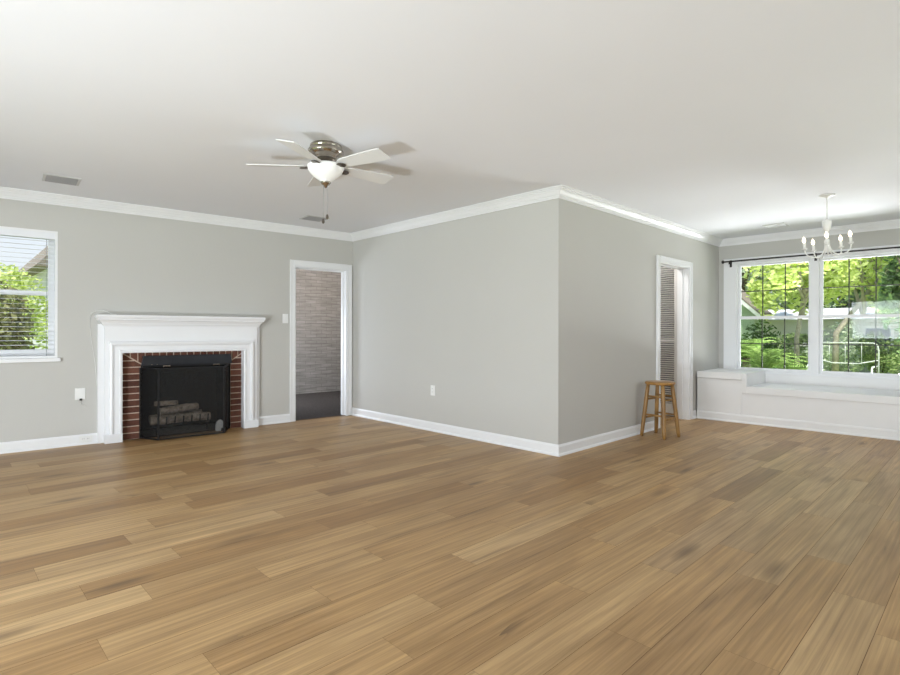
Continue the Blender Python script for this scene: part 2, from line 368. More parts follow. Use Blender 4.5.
# floor: individual planks along x, 0.18 m wide
def build_floor():
    rnd = random.Random(11); PW = 0.18; BASE = 0.329
    fixed = {0: [(-9, 2.83, .78, .2), (2.83, 4.15, .30, .5), (4.15, 5.3, .5, .9), (5.3, 6.5, .35, .8)],
             1: [(-9, 2.03, .35, .2), (2.03, 3.2, .36, .2), (3.2, 4.44, .62, 1.), (4.44, 5.55, .42, .9), (5.55, 6.7, .55, .6)],
             2: [(1.5, 2.715, .30, .3), (2.715, 3.93, .44, .6), (3.93, 5.07, .78, .7), (5.07, 6.25, .4, .4), (6.25, 7.35, .25, .5)],
             3: [(1.85, 3.02, .45, .1), (3.02, 4.22, .5, .9), (4.22, 5.41, .66, .8), (5.41, 6.6, .7, .5)],
             4: [(2.5, 3.7, .5, .9), (3.7, 4.9, .58, .8), (4.9, 6.1, .6, .5)],
             5: [(.85, 2.04, .42, .1), (2.04, 3.0, .62, .1), (3.0, 3.843, .5, .2), (3.843, 5.0, .08, .6), (5.0, 6.2, .72, .4)],
             6: [(1.2, 2.6, .45, .1), (4.0, 5.25, .62, .4), (5.25, 6.42, .12, .4), (6.42, 7.4, .6, .3)],
             7: [(5.1, 6.3, .68, .4)], 8: [(-.5, .687, .6, .1), (.687, 1.9, .42, .1)],
             9: [(.02, 1.21, .62, .1), (1.21, 2.4, .5, .1)],
             10: [(-.7, .44, .35, .1), (.44, 1.617, .66, .1), (1.617, 2.8, .4, .1)],
             11: [(-.1, 1.115, .46, .1), (1.115, 2.3, .6, .1)], 12: [(-.5, .675, .78, .2), (.675, 1.85, .6, .1)],
             13: [(-.7, .476, .62, .1), (.476, 1.65, .22, .1)], 14: [(-.3, .903, .8, .1), (.903, 2.1, .35, .1)]}
    vs, fs, cols = [], [], []
    g = 0.0009; ge = 0.0005
    for k in range(-11, 36):
        y0 = BASE + k*PW; y1 = y0 + PW
        if y0 < -1.7 or y1 > 6.72: continue
        pl = []; f = fixed.get(k, [])
        if f:
            pl += [(max(a, -1.2), b, t, wm) for a, b, t, wm in f]
            gaps = []; cur = pl[0][0]
            for a, b, t, wm in pl:
                if a > cur + 0.01: gaps.append((cur, a))
                cur = b
            for a, b in gaps:
                n = max(1, round((b-a)/1.2))
                for i in range(n): pl.append((a+(b-a)*i/n, a+(b-a)*(i+1)/n, rnd.uniform(.2, .8), rnd.uniform(0, .5)))
            lo = min(p[0] for p in pl); hi = max(p[1] for p in pl)
        else: lo = hi = rnd.uniform(-.9, .3)
        while lo > -1.2: pl.append((lo-1.2, lo, rnd.uniform(.25, .75), rnd.random()*.3)); lo -= 1.2
        while hi < 8.2: pl.append((hi, hi+1.2, rnd.choice((.15, .3, .45, .5, .6, .7, .8)), rnd.random()*(.2 if hi < 3 else .6))); hi += 1.2
        for a, b, t, wm in pl:
            a = max(a, -1.05); b = min(b, 8.25)
            if b - a < .02: continue
            lim = lambda x: 6.475-.08*x
            if y0+g >= lim(b)-.01: continue
            o = len(vs); vs += [(a+ge, y0+g, 0), (b-ge, y0+g, 0), (b-ge, min(y1-g, lim(b)), 0), (a+ge, min(y1-g, lim(a)), 0)]; fs.append((o, o+1, o+2, o+3))
            cols.append((t, rnd.random(), wm, 1))
    npl = len(fs); o = len(vs)
    vs += [(-1.15, -1.75, -.003), (8.3, -1.75, -.003), (8.3, 6.475-.08*8.3, -.003), (-1.15, 6.475+.08*1.15, -.003), (-1.15, -1.75, -.1), (8.3, -1.75, -.1), (8.3, 6.475-.08*8.3, -.1), (-1.15, 6.475+.08*1.15, -.1)]
    fs += [tuple(o+i for i in q) for q in ((0,1,2,3),(7,6,5,4),(0,4,5,1),(1,5,6,2),(2,6,7,3),(3,7,4,0))]
    me = bpy.data.meshes.new('floor'); me.from_pydata(vs, [], fs); me.materials.append(M['floor']); me.materials.append(M['gap'])
    at = me.attributes.new('tone', 'FLOAT_COLOR', 'FACE')
    for i in range(len(fs)):
        at.data[i].color = cols[i] if i < npl else (0, 0, 0, 1)
        if i >= npl: me.polygons[i].material_index = 1
    ob = bpy.data.objects.new('floor', me); C.objects.link(ob); return struct(ob)
build_floor()

# crown molding and baseboards
def on1(x, y=0): c, s_ = math.cos(W1R), math.sin(W1R); return (W1O[0]+x*c-y*s_, W1O[1]+x*s_+y*c)
def on4(x, y=0): c, s_ = math.cos(W4R), math.sin(W4R); return (W4O[0]+x*c-y*s_, W4O[1]+x*s_+y*c)
corner = [(-1.0, 6.536), (4.108, 6.1274), (4.108, 2.811), (8.0794, 2.811), (8.1808, -1.6)]
def miter(a, b, c):
    a, b, c = Vector(a), Vector(b), Vector(c); d1 = (b-a).normalized(); d2 = (c-b).normalized()
    n1 = Vector((d1.y, -d1.x)); n2 = Vector((d2.y, -d2.x)); return (n1+n2)/(1+n1.dot(n2))
crown = [(0, 2.350), (.013, 2.350), (.015, 2.362), (.024, 2.364), (.026, 2.374), (.034, 2.378), (.048, 2.400), (.056, 2.408), (.058, 2.418), (.070, 2.420), (.074, 2.430), (.088, 2.432), (.088, CEIL), (0, CEIL)]
base = [(0, 0), (.026, 0), (.025, .010), (.019, .020), (.014, .022), (.014, .084), (.010, .092), (.007, .100), (0, .102)]
for i in range(4):
    m0 = miter(corner[i-1], corner[i], corner[i+1]) if i > 0 else None
    m1 = miter(corner[i], corner[i+1], corner[i+2]) if i < 3 else None
    struct(MB().sweep([corner[i], corner[i+1]], crown, m0=m0, m1=m1).build('trim_%d' % (i+1), 'trim'))
def bb(side, a, b, m0=None, m1=None): return struct(MB().sweep([a, b], base, m0=m0, m1=m1).build('baseboard_' + side, 'trim'))
bb('left', corner[0], on1(1.268))
bb('left', on1(2.802), on1(3.235))
bb('back', corner[1], corner[2], m0=miter(*corner[0:3]), m1=miter(*corner[1:4]))
bb('center', corner[2], (6.09, 2.811), m0=miter(*corner[1:4]))
bb('center', (7.115, 2.811), (7.245, 2.811))

# door casings
def casing_profile_board(m, x0, x1, z0, z1, vert, inner_right):
    """flat board with a raised back band on its outer edge and a bead on its inner edge"""
    m.box(x0, x1, -.013, 0, z0, z1)
    if vert:
        o, i = (x0, x1) if inner_right else (x1, x0); s_ = 1 if inner_right else -1
        m.box(min(o, o+s_*.016), max(o, o+s_*.016), -.021, -.013, z0, z1)
        m.box(min(i-s_*.012, i), max(i-s_*.012, i), -.017, -.013, z0, z1)
def doorway(name, loc, rz, x0, x1, zt, depth, cw, ct):
    r = thing(name, loc, rz, kind='structure')
    m = MB(); casing_profile_board(m, x0-cw, x0, 0, zt+ct-.0, True, True)
    m.build('casing', 'trim', r, .0015)
    m = MB(); casing_profile_board(m, x1, x1+cw, 0, zt+ct, True, False); m.build('casing', 'trim', r, .0015)
    m = MB(); m.box(x0, x1, -.013, 0, zt, zt+ct); m.box(x0-.0, x1+.0, -.021, -.013, zt+ct-.016, zt+ct); m.box(x0, x1, -.017, -.013, zt, zt+.012)
    m.build('casing', 'trim', r, .0015)
    t = .014
    m = MB(); m.box(x0, x0+t, 0, depth, 0, zt); m.box(x1-t, x1, 0, depth, 0, zt); m.box(x0+t, x1-t, 0, depth, zt-t, zt)
    m.build('jamb', 'trim', r)
    m = MB(); y = depth*.5
    m.box(x0+t, x0+t+.012, y, y+.035, 0, zt-t); m.box(x1-t-.012, x1-t, y, y+.035, 0, zt-t); m.box(x0+t+.012, x1-t-.012, y, y+.035, zt-t-.012, zt-t)
    m.build('door_stop', 'trim', r); return r
d1 = doorway('door_1', W1O, W1R, 3.302, 4.035, 1.955, .14, .066, .074)
doorway('door_2', (4.108, 2.811, 0), 0, 2.062, 2.925, 1.966, .145, .078, .068)

# ------------------------------------------------------------------ sunroom behind door_1, hall behind door_2
m = MB(); m.box(2.0, 6.9, 5.9, 9.05, -.13, -.006)
o = m.build('floor', 'carpet'); struct(o); o.location = (0, 0, 0)
wall('wall_north', on1(2.0, 2.76)+(0,), W1R, -.2, 5.0, CEIL, .12, mat='farbrick')
wall('wall_sunroom', (2.70, 6.34, 0), PI/2, 0, 2.6, CEIL, .1)
wall('wall_sunroom', (6.75, 9.0, 0), -PI/2, 0, 4.4, CEIL, .1)
struct(MB().box(3.316, 4.021, .012, .03, -.004, .004).build('trim_5', 'gap')).location = W1O
bpy.data.objects['trim_5'].rotation_euler = (0, 0, W1R)
wall('wall_hall', (5.5, 2.956, 0), PI/2, 0, 1.3, CEIL, .1)
wall('wall_hall', (5.4, 4.2, 0), 0, 0, 2.0, CEIL, .1)
wall('wall_hall', (7.16, 4.2, 0), -PI/2, 0, 1.25, CEIL, .1)

# louvred closet door standing in the hall
def louvred():
    r = thing('louvered_door', (7.115, 3.74, 0), -PI/2, 'grey-white louvered door seen in the dim hall beyond the doorway behind the stool', 'door')
    W, Hh, T = .765, 2.22, .028
    for x in (0, W-.062):
        MB().box(x, x+.062, 0, T, .012, Hh).build('stile', 'louver', r, .002)
    for z0, z1 in ((.012, .17), (1.005, 1.032), (Hh-.06, Hh)):
        MB().box(.062, W-.062, .002, T-.002, z0, z1).build('rail', 'louver', r, .002)
    for za, zb in ((.17, 1.005), (1.032, Hh-.06)):
        n = int(round((zb-za)/.029)); m = MB()
        for i in range(n):
            z = za + (i+.5)*(zb-za)/n
            m.bar((.062, .012, z), (W-.062, .012, z), .024, .006, up=(0, .62, .78))
        m.build('louver_slats', 'louver', r)
    MB().box(.062, W-.062, .0262, .0275, .17, Hh-.06).build('backing', 'vent_dark', r)  # dark sheet added so the gaps between slats read as shade
    k = MB(); k.lathe([(.006, 0), (.006, .012), (.014, .018), (.014, .026), (.008, .030)], n=16); ko = k.build('knob', 'nickel', r); ko.rotation_euler = (PI/2, 0, 0); ko.location = (.03, 0, .95)
louvred()

# ------------------------------------------------------------------ windows
def sash(r, x0, x1, z0, z1, y, sw=.032, bot=.035, top=.03, grille=True, t=.03):
    s = MB(); s.box(x0, x0+sw, y, y+t, z0, z1); s.box(x1-sw, x1, y, y+t, z0, z1)
    s.box(x0+sw, x1-sw, y, y+t, z0, z0+bot); s.box(x0+sw, x1-sw, y, y+t, z1-top, z1)
    so = s.build('sash', 'trim', r, .002)
    MB().box(x0+sw, x1-sw, y+t/2-.002, y+t/2+.002, z0+bot, z1-top).build('pane', 'glass', so)
    if grille:
        g = MB(); gx0, gx1, gz0, gz1 = x0+sw, x1-sw, z0+bot, z1-top
        for k in (1, 2): xx = gx0+(gx1-gx0)*k/3; g.box(xx-.0065, xx+.0065, y+t/2+.003, y+t/2+.009, gz0, gz1)
        zz = (gz0+gz1)/2; g.box(gx0, gx1, y+t/2+.0035, y+t/2+.0085, zz-.006, zz+.006)
        g.build('grille', 'grille', so)
    return so
# window_1: left wall, one double-hung window behind a blind
r = thing('window_1', W1O, W1R, kind='structure')
x0, x1, z0, z1 = WIN1
m = MB(); t = .02
m.box(x0, x0+t, .0, .14, z0, z1); m.box(x1-t, x1, .0, .14, z0, z1); m.box(x0+t, x1-t, .0, .14, z1-t, z1); m.box(x0+t, x1-t, .0, .14, z0, z0+t)
m.build('window_frame', 'trim', r)
sash(r, x0+t, x1-t, z0+t, 1.515, .075, .05, .065, .04, grille=False)
sash(r, x0+t, x1-t, 1.472, z1-t, .107, .05, .04, .05, grille=False)
m = MB(); m.box(x0-.035, x1+.022, -.035, .0, z0-.034, z0); m.box(x0, x1, 0, .075, z0-.006, z0+.004)
m.build('window_sill', 'trim', r, .003)
# blind inside it
b = thing('window_blind', on1(.375, .03) + (0,), W1R, 'white horizontal slat blind hanging in the left wall window, slats open', 'blind')
hw = .495
MB().box(-hw, hw, -.028, .028, 2.016, 2.085).build('valance', 'slat', b, .003)
MB().box(-hw, hw, -.02, .02, .876, .892).build('bottom_rail', 'slat', b, .002)
sl = MB(); n = 26
for i in range(n):
    z = .908 + i*(1.995-.908)/(n-1)
    sl.bar((-hw, 0, z), (hw, 0, z), .048, .0022, up=(0, -.05, 1))
sl.build('slats', 'slat', b)
for x in (-.23, .43):
    q = MB(); q.tube([(x, -.025, .89), (x, -.025, 2.02)], .0011, 5); q.tube([(x, .025, .89), (x, .025, 2.02)], .0011, 5); q.build('ladder_cord', 'cordm', b)

# window_2: the pair of dining windows
r = thing('window_2', W4O, W4R, kind='structure')
m = MB(); zt, zb = 2.085, .60
m.box(.07, WX0, -.016, 0, .56, zt+.075); m.build('casing', 'trim', r, .002)
m = MB(); m.box(WX1, WX1+.175, -.016, 0, .56, zt+.075); m.build('casing', 'trim', r, .002)
m = MB(); m.box(WX0, WX1, -.016, 0, zt, zt+.075); m.build('casing', 'trim', r, .002)
m = MB(); m.box(1.108, 1.198, -.016, .10, zb, zt); m.build('mullion', 'trim', r, .002)
m = MB(); m.box(WX0, WX0+.012, 0, .15, zb, zt); m.box(WX1-.012, WX1, 0, .15, zb, zt); m.box(WX0+.012, WX1-.012, 0, .15, zt-.012, zt)
m.box(WX0+.012, WX1-.012, 0, .15, zb, zb+.012); m.build('window_frame', 'trim', r)
MB().box(WX0-.03, WX1+.03, -.03, 0, .578, .602).build('window_sill', 'trim', r, .003)
for a, c in ((.240, 1.108), (1.198, 2.058)):
    sash(r, a, c, .612, 1.352, .03, .033, .03, .04); sash(r, a, c, 1.312, 2.073, .062, .033, .04, .026)
# added_window behind the camera and the west opening, both unseen, added to let lamp light in
r = thing('added_window', (8.2, -1.6, 0), PI, kind='structure')
m = MB(); m.box(2.3, 2.35, 0, .12, .9, 2.1); m.box(4.85, 4.9, 0, .12, .9, 2.1); m.box(2.35, 4.85, 0, .12, 2.05, 2.1); m.box(2.35, 4.85, 0, .12, .9, .95); m.box(3.57, 3.63, 0, .12, .95, 2.05)
m.build('window_frame', 'trim', r)
m = MB(); m.box(2.22, 2.3, -.015, 0, .82, 2.18); m.box(4.9, 4.98, -.015, 0, .82, 2.18); m.box(2.3, 4.9, -.015, 0, 2.1, 2.18); m.box(2.3, 4.9, -.03, 0, .86, .9); m.build('casing', 'trim', r)
r = thing('added_opening', (-1.0, -1.6, 0), PI/2, kind='structure')
m = MB(); m.box(.63, .70, -.015, 0, 0, 2.19); m.box(6.9, 6.97, -.015, 0, 0, 2.19); m.box(.70, 6.9, -.015, 0, 2.12, 2.19); m.build('casing', 'trim', r)

# curtain rod
rod = thing('curtain_rod', W4O, W4R, 'thin dark bronze curtain rod running above both dining windows', 'curtain rod')
zr = 2.118
MB().tube([(.095, -.075, zr), (2.30, -.075, zr)], .0105, 12).build('rod', 'rod', rod)
for x, s_ in ((.095, -1), (2.30, 1)):
    f = MB(); f.lathe([(.008, 0), (.020, .004), (.024, .014), (.021, .028), (.008, .034)], n=16); fo = f.build('finial', 'rod', rod); fo.location = (x, -.075, zr); fo.rotation_euler = (0, s_*PI/2, 0)
for x in (.165, 1.165, 2.17):
    k = MB(); k.box(x-.014, x+.014, -.021, -.016, zr-.075, zr+.022); k.bar((x, -.018, zr-.015), (x, -.088, zr-.015), .011, .011); k.box(x-.007, x+.007, -.092, -.086, zr-.04, zr+.006)
    k.build('bracket', 'rod', rod)

# ------------------------------------------------------------------ built-in window seat
ws = thing('built_in_bench', W4O, W4R, 'white built-in window seat with raised end boxes along the dining window wall', 'bench')
F = -.837; XE = .597; XR = 2.75
def fascia_box(a, c, zlo, zhi, name):
    MB().box(a, c, F, -.002, zlo, zhi).build(name, 'bench', ws, .003)
MB().box(.004, 3.35, F+.012, -.004, .002, .375).build('base_panel', 'bench', ws)
MB().box(.004, XE-.05, F+.012, -.004, .375, .530).build('end_panel', 'bench', ws)
MB().box(XR+.05, 3.35, F+.012, -.004, .375, .530).build('end_panel', 'bench', ws)
m = MB(); m.box(.004, XE-.056, F-.004, -.02, .535, .618); m.box(XE-.056, XE, F-.004, -.02, .372, .618); m.build('end_cap', 'bench', ws, .004)
m = MB(); m.box(XR+.056, 3.35, F-.004, -.02, .535, .618); m.box(XR, XR+.056, F-.004, -.02, .372, .618); m.build('end_cap', 'bench', ws, .004)
MB().box(XE, XR, F-.004, -.02, .372, .456).build('seat_board', 'bench', ws, .004)
MB().box(XE, XR, -.018, -.002, .45, .578).build('back_panel', 'bench', ws)
m = MB(); m.sweep([(3.35, F+.012), (.004, F+.012)], [(-d, z) for d, z in base][::-1]); m.build('kickboard', 'bench', ws)
MB().box(XE-.075, XE-.06, F+.004, F+.012, .102, .372).build('panel_batten', 'bench', ws)

# ------------------------------------------------------------------ fireplace mantel
mt = thing('fireplace_mantel', W1O, W1R, 'glossy white fireplace mantel with stepped molding and crown shelf on the left wall', 'fireplace mantel')
XA, XB, XC, XD, ZO = 1.268, 1.42, 2.637, 2.80, .905
def steps(x0, x1):  # vertical members of the surround
    m = MB(); m.box(x0, x1, -.080, -.001, .0, 1.03); return m
m = steps(XA, XB); m.build('pilaster', 'mantel', mt, .002)
m = steps(XC, XD); m.build('pilaster', 'mantel', mt, .002)
for a, c in ((1.214, XA), (XD, 2.842)):
    MB().box(a, c, -.042, -.001, 0, 1.2).build('back_board', 'mantel', mt, .002)
MB().box(XA, XD, -.080, -.001, 1.03, 1.185).build('frieze', 'mantel', mt, .002)
MB().box(XB, XC, -.080, -.001, ZO, 1.03).build('lintel_board', 'mantel', mt)
# stepped molding that frames the opening on three sides (swept, mitred)
prof = [(0, -.080), (0, -.106), (.012, -.112), (.022, -.112), (.030, -.100), (.070, -.100), (.080, -.112), (.096, -.118), (.112, -.112), (.116, -.100), (.116, -.080)]
def frame_sweep(xl, xr, zt_, z0_):
    m = MB(); pts = [(xl, z0_, -1, 0), (xl, zt_, -1, 1), (xr, zt_, 1, 1), (xr, z0_, 1, 0)]; vs = []
    for x, z, ux, uz in pts:
        for d, y in prof: vs.append((x+ux*d, y, z+uz*d))
    k = len(prof); fs = [(i*k+j, i*k+(j+1)%k, (i+1)*k+(j+1)%k, (i+1)*k+j) for i in range(3) for j in range(k)]
    fs += [tuple(range(k)), tuple(3*k+j for j in range(k))]
    return m.add(vs, fs)
frame_sweep(XB, XC, ZO, .085).build('opening_molding', 'mantel', mt)
for a, c in ((XA-.004, XB), (XC, XD+.004)):
    MB().box(a, c, -.122, -.001, 0, .088).build('plinth', 'mantel', mt, .003)
cp = [(0, 1.178), (.010, 1.178), (.014, 1.192), (.022, 1.196), (.030, 1.214), (.048, 1.236), (.062, 1.244), (.060, 1.254), (.064, 1.258), (.070, 1.268), (.070, 1.2725), (0, 1.2725)]
m = MB(); pth = [(XA, -.001), (XA, -.082), (XD, -.082), (XD, -.001)]
cpr = [(-d, z) for d, z in cp]
# path runs left -> right with the room on its right-hand side
m.sweep([pth[0], pth[1], pth[2], pth[3]], cp)
m.build('crown_molding', 'mantel', mt)
MB().box(XA-.076, XD+.066, -.172, -.001, 1.2725, 1.294).build('shelf', 'mantel', mt, .004)

# brick surround: mortar slab with single bricks
fb = thing('fireplace_surround', W1O, W1R, 'red brick fireplace surround with pale mortar framing the firebox', 'fireplace')
def clip(poly, a, b, c):       # keep a*x+b*z <= c
    out = []
    for i in range(len(poly)):
        p, q = poly[i], poly[(i+1) % len(poly)]; fp, fq = a*p[0]+b*p[1]-c, a*q[0]+b*q[1]-c
        if fp <= 0: out.append(p)
        if fp*fq < 0: t = fp/(fp-fq); out.append((p[0]+(q[0]-p[0])*t, p[1]+(q[1]-p[1])*t))
    return out
OL, OR, OZ = 1.60, 2.515, .785
m = MB(); m.box(1.405, OL, -.006, -.001, 0, .98); m.box(OR, 2.65, -.006, -.001, 0, .98); m.box(OL, OR, -.006, -.001, OZ, .98)
m.build('mortar_bed', 'mortar', fb)
m = MB(); pitch = .0685; g = .011
slope = (.905-OZ)/(OL-1.425)
k = 0; z = .004
while z < .92:
    for side in (0, 1):
        x0, x1 = (1.407, OL-.002) if side == 0 else (OR+.002, 2.648)
        poly = [(x0, z), (x1, z), (x1, z+pitch-g), (x0, z+pitch-g)]
        if z+pitch > OZ:       # cut along the splayed joint
            if side == 0: poly = clip(poly, slope, 1, slope*OL+OZ-.008)
            else: poly = clip(poly, -slope, 1, -slope*OR+OZ-.008)
        if len(poly) > 2: m.prism(poly, -.014, -.004)
    z += pitch
x = OL-.16
while x < OR+.16:
    poly = [(x, OZ+.002), (x+.0565, OZ+.002), (x+.0565, .975), (x, .975)]
    poly = clip(poly, -slope, -1, -(slope*OL+OZ)-.008) if x < OL+.02 else poly
    poly = clip(poly, slope, -1, -(-slope*OR+OZ)-.008) if poly and x > OR-.09 else poly
    if len(poly) > 2: m.prism(poly, -.014, -.004)
    x += .0685
m.build('bricks', 'brick', fb)
# firebox behind it
m = MB(); BX0, BX1, BD = 1.60, 2.515, .52
m.box(BX0-.045, BX0, .001, BD, 0, .925); m.box(BX1, BX1+.045, .001, BD, 0, .925); m.box(BX0-.06, BX1+.06, BD, BD+.06, -.02, .95)
m.box(BX0, BX1, .001, BD, .875, .925); m.box(BX0, BX1, .0, BD, -.03, .004)
m.build('firebox', 'soot', fb)
m = MB(); m.prism([(1.595, .765), (1.615, .868), (2.503, .868), (2.52, .765)], -.055, -.035); m.build('hood', 'hood', fb, .002)
m = MB(); m.box(1.612, 2.508, -.036, .03, .845, .868); m.box(1.612, 2.508, -.03, .01, .745, .765); m.build('hood_flange', 'blackmetal', fb)
for x in (1.69, 1.74): MB().box(x, x+.01, -.0575, -.0545, .771, .778).build('hood_screw', 'nickel', fb)

# fireplace screen: three framed wire-mesh panels
sc = thing('fireplace_screen', W1O, W1R, 'black folding wire mesh fireplace screen standing on the floor before the firebox', 'fireplace screen')
SP = [(1.585, -.035), (1.715, -.275), (2.362, -.283), (2.478, -.045)]; ZT = .748
for i in range(3):
    a, b_ = Vector(SP[i]), Vector(SP[i+1]); d = (b_-a).normalized()*.004; a = a+d; b_ = b_-d
    f = MB(); q = .011
    A0, A1, B0, B1 = (a.x, a.y, .006), (a.x, a.y, ZT), (b_.x, b_.y, .006), (b_.x, b_.y, ZT)
    f.bar(A0, A1, q, q); f.bar(B0, B1, q, q); f.bar((a.x, a.y, .012), (b_.x, b_.y, .012), q, q); f.bar((a.x, a.y, ZT-.005), (b_.x, b_.y, ZT-.005), q, q)
    p = f.build('panel_frame', 'blackmetal', sc)
    nn = Vector((d.y, -d.x)).normalized()*.001
    g_ = MB(); g_.add([(a.x+nn.x, a.y+nn.y, .012), (b_.x+nn.x, b_.y+nn.y, .012), (b_.x+nn.x, b_.y+nn.y, ZT-.01), (a.x+nn.x, a.y+nn.y, ZT-.01),
                       (a.x-nn.x, a.y-nn.y, .012), (b_.x-nn.x, b_.y-nn.y, .012), (b_.x-nn.x, b_.y-nn.y, ZT-.01), (a.x-nn.x, a.y-nn.y, ZT-.01)],
                      [(0,1,2,3),(7,6,5,4),(0,4,5,1),(1,5,6,2),(2,6,7,3),(3,7,4,0)])
    g_.build('wire_mesh', 'wiremesh', p)
for x in (1.79, 2.28):
    h = MB(); h.tube([(x-.03, -.284, ZT), (x-.03, -.290, ZT+.022), (x+.03, -.290, ZT+.022), (x+.03, -.284, ZT)], .004, 8)
    h.build('handle', 'nickel', sc)['label'] = 'small metal lift handle'

# grate and logs
gr = thing('fireplace_grate', W1O, W1R, 'black iron grate holding logs inside the firebox', 'grate')
m = MB()
for i in range(7):
    x = 1.76+i*.085; m.tube([(x, -.02, .20), (x, .0, .115), (x, .30, .115), (x, .33, .19)], .007, 8)
m.build('bars', 'blackmetal', gr)
m = MB()
for y in (.04, .26): m.tube([(1.73, y, .103), (2.30, y, .103)], .008, 8)
m.build('cross_bars', 'blackmetal', gr)
for x in (1.76, 2.27):
    for y in (.04, .26): MB().tube([(x, y, .1), (x, y, .004)], .008, 8).build('leg', 'blackmetal', gr)
def logm(a, b, r, seed, label):
    rn = random.Random(seed); a, b = Vector(a), Vector(b); n = 14; ns = 16; vs = []
    d = (b-a).normalized(); u = d.cross(Vector((0,0,1))).normalized(); v = d.cross(u)
    for i in range(n+1):
        t = i/n; c = a.lerp(b, t) + u*.008*math.sin(t*5+seed) + v*.006*math.cos(t*4)
        for k in range(ns):
            an = 2*PI*k/ns; rr = r*(1+.16*noise.noise(Vector((t*6+seed*3, math.cos(an)*1.3, math.sin(an)*1.3)))+rn.uniform(-.05, .05))
            vs.append(c + (u*math.cos(an)+v*math.sin(an))*rr)
    m = MB(); m.add(vs, [(i*ns+k, i*ns+(k+1)%ns, (i+1)*ns+(k+1)%ns, (i+1)*ns+k) for i in range(n) for k in range(ns)], 0)
    m.add(vs[:ns], [tuple(range(ns))], 1); m.add(vs[-ns:], [tuple(range(ns))], 1)
    o = m.build('fireplace_log', ['log', 'logend']); c0 = on1(0, 0); o.location = W1O; o.rotation_euler = (0, 0, W1R)
    return tag(o, label, 'log', 'logs in the fireplace')
logm((1.70, .05, .168), (2.30, .03, .160), .046, 1, 'long pale log at the front of the grate, lowest of the pile')
logm((1.72, .20, .170), (2.26, .24, .168), .048, 2, 'grey log at the back of the grate behind the front one')
logm((1.80, .10, .255), (2.20, .17, .262), .042, 3, 'log lying on top of the two lower logs in the firebox')
logm((1.76, .17, .335), (1.98, .09, .330), .026, 4, 'short thin log topmost on the pile in the firebox')
m = MB()
rn = random.Random(3); N = 18; vs = []
for i in range(N+1):
    for j in range(9):
        x = 1.64+.84*i/N; y = -.0+.46*j/8
        e = math.sin(PI*i/N)*math.sin(PI*j/8); vs.append((x, y, .006+.03*e+.012*e*rn.random()))
m.add(vs, [(i*9+j, (i+1)*9+j, (i+1)*9+j+1, i*9+j+1) for i in range(N) for j in range(8)])
o = m.build('ash_bed', 'ash'); o.location = W1O; o.rotation_euler = (0, 0, W1R); tag(o, 'grey bed of ash under the grate in the firebox', 'ash', kind='stuff')
# white shell-shaped cover of the gas valve
o = thing('gas_valve_cover', on1(2.375, -.10)+(0,), W1R, 'small white rounded cover with a dark notch behind the screen, right of the logs', 'valve cover')
m = MB(); pr = [(-.048, .002), (-.050, .06), (-.040, .10), (-.018, .125), (.008, .13), (.030, .105), (.044, .06), (.050, .002)]
m.prism(pr, -.02, .02); m.build('shell', 'plate', o, .006)
MB().prism([(.004, .002), (.004, .03), (.014, .042), (.026, .03), (.028, .002)], -.023, -.0195).build('notch', 'plate_dark', o)

# ------------------------------------------------------------------ wall plates, cords
def plate(loc, rz, wd, ht, label, kind='outlet', horizontal=False):
    name = {'outlet': 'wall_outlet', 'switch': 'light_switch'}[kind]
    r = thing(name, loc, rz, label, 'outlet' if kind == 'outlet' else 'light switch')
    MB().box(-wd/2, wd/2, -.006, 0, -ht/2, ht/2).build('cover_plate', 'plate', r, .0025)
    if kind == 'switch':
        MB().box(-.017, .017, -.010, -.006, -.033, .033).build('rocker', 'plate', r, .001)
    else:
        for s_ in (-1, 1):
            c = (0, s_*.0195) if not horizontal else (s_*.0195, 0)
            f = MB().box(c[0]-.0165, c[0]+.0165, -.0085, -.006, c[1]-.014, c[1]+.014).build('receptacle', 'plate', r, .003)
            g_ = MB()
            for dx in (-.006, .006): g_.box(c[0]+dx-.0012, c[0]+dx+.0012, -.009, -.0084, c[1]-.001, c[1]+.008)
            g_.build('slots', 'plate_dark', f)
    return r
plate(on1(3.178)+(1.290,), W1R, .072, .116, 'white light switch on the grey wall just left of the brick-view doorway', 'switch')
plate((4.108, 4.506, .461), -PI/2, .072, .116, 'white outlet on the back wall right of the doorway')
plate(on1(1.118, -.014)+(.055,), W1R, .112, .066, 'white outlet set sideways in the baseboard left of the mantel', horizontal=True)
wp = thing('wall_jack', on1(1.072)+(.506,), W1R, 'square white wall jack with a plug, left of the mantel', 'wall jack')
MB().box(-.043, .043, -.007, 0, -.058, .058).build('cover_plate', 'plate', wp, .003)
MB().box(-.006, .014, -.02, -.007, -.066, -.046).build('plug', 'plate_dark', wp, .002)
cb = MB(); pts = [(.004, -.012, -.066), (.006, -.012, -.085), (.000, -.010, -.10), (.012, -.008, -.106), (.03, -.006, -.112), (.052, -.005, -.128)]
cb.tube(pts, .0018, 6); cb.build('loose_cord', 'cablewhite', wp)
cable = MB()
cable.tube([(1.232, -.004, .07), (1.225, -.004, .45), (1.195, -.004, .8), (1.165, -.004, 1.02), (1.152, -.004, 1.16), (1.150, -.006, 1.26), (1.165, -.02, 1.310), (1.20, -.05, 1.335), (1.25, -.06, 1.340), (1.29, -.07, 1.325), (1.33, -.08, 1.302), (1.37, -.085, 1.298)], .0028, 8)
o = cable.build('cable', 'cablewhite'); o.location = W1O; o.rotation_euler = (0, 0, W1R); tag(o, 'thin white cable running up the wall beside the mantel and over its shelf end', 'cable')

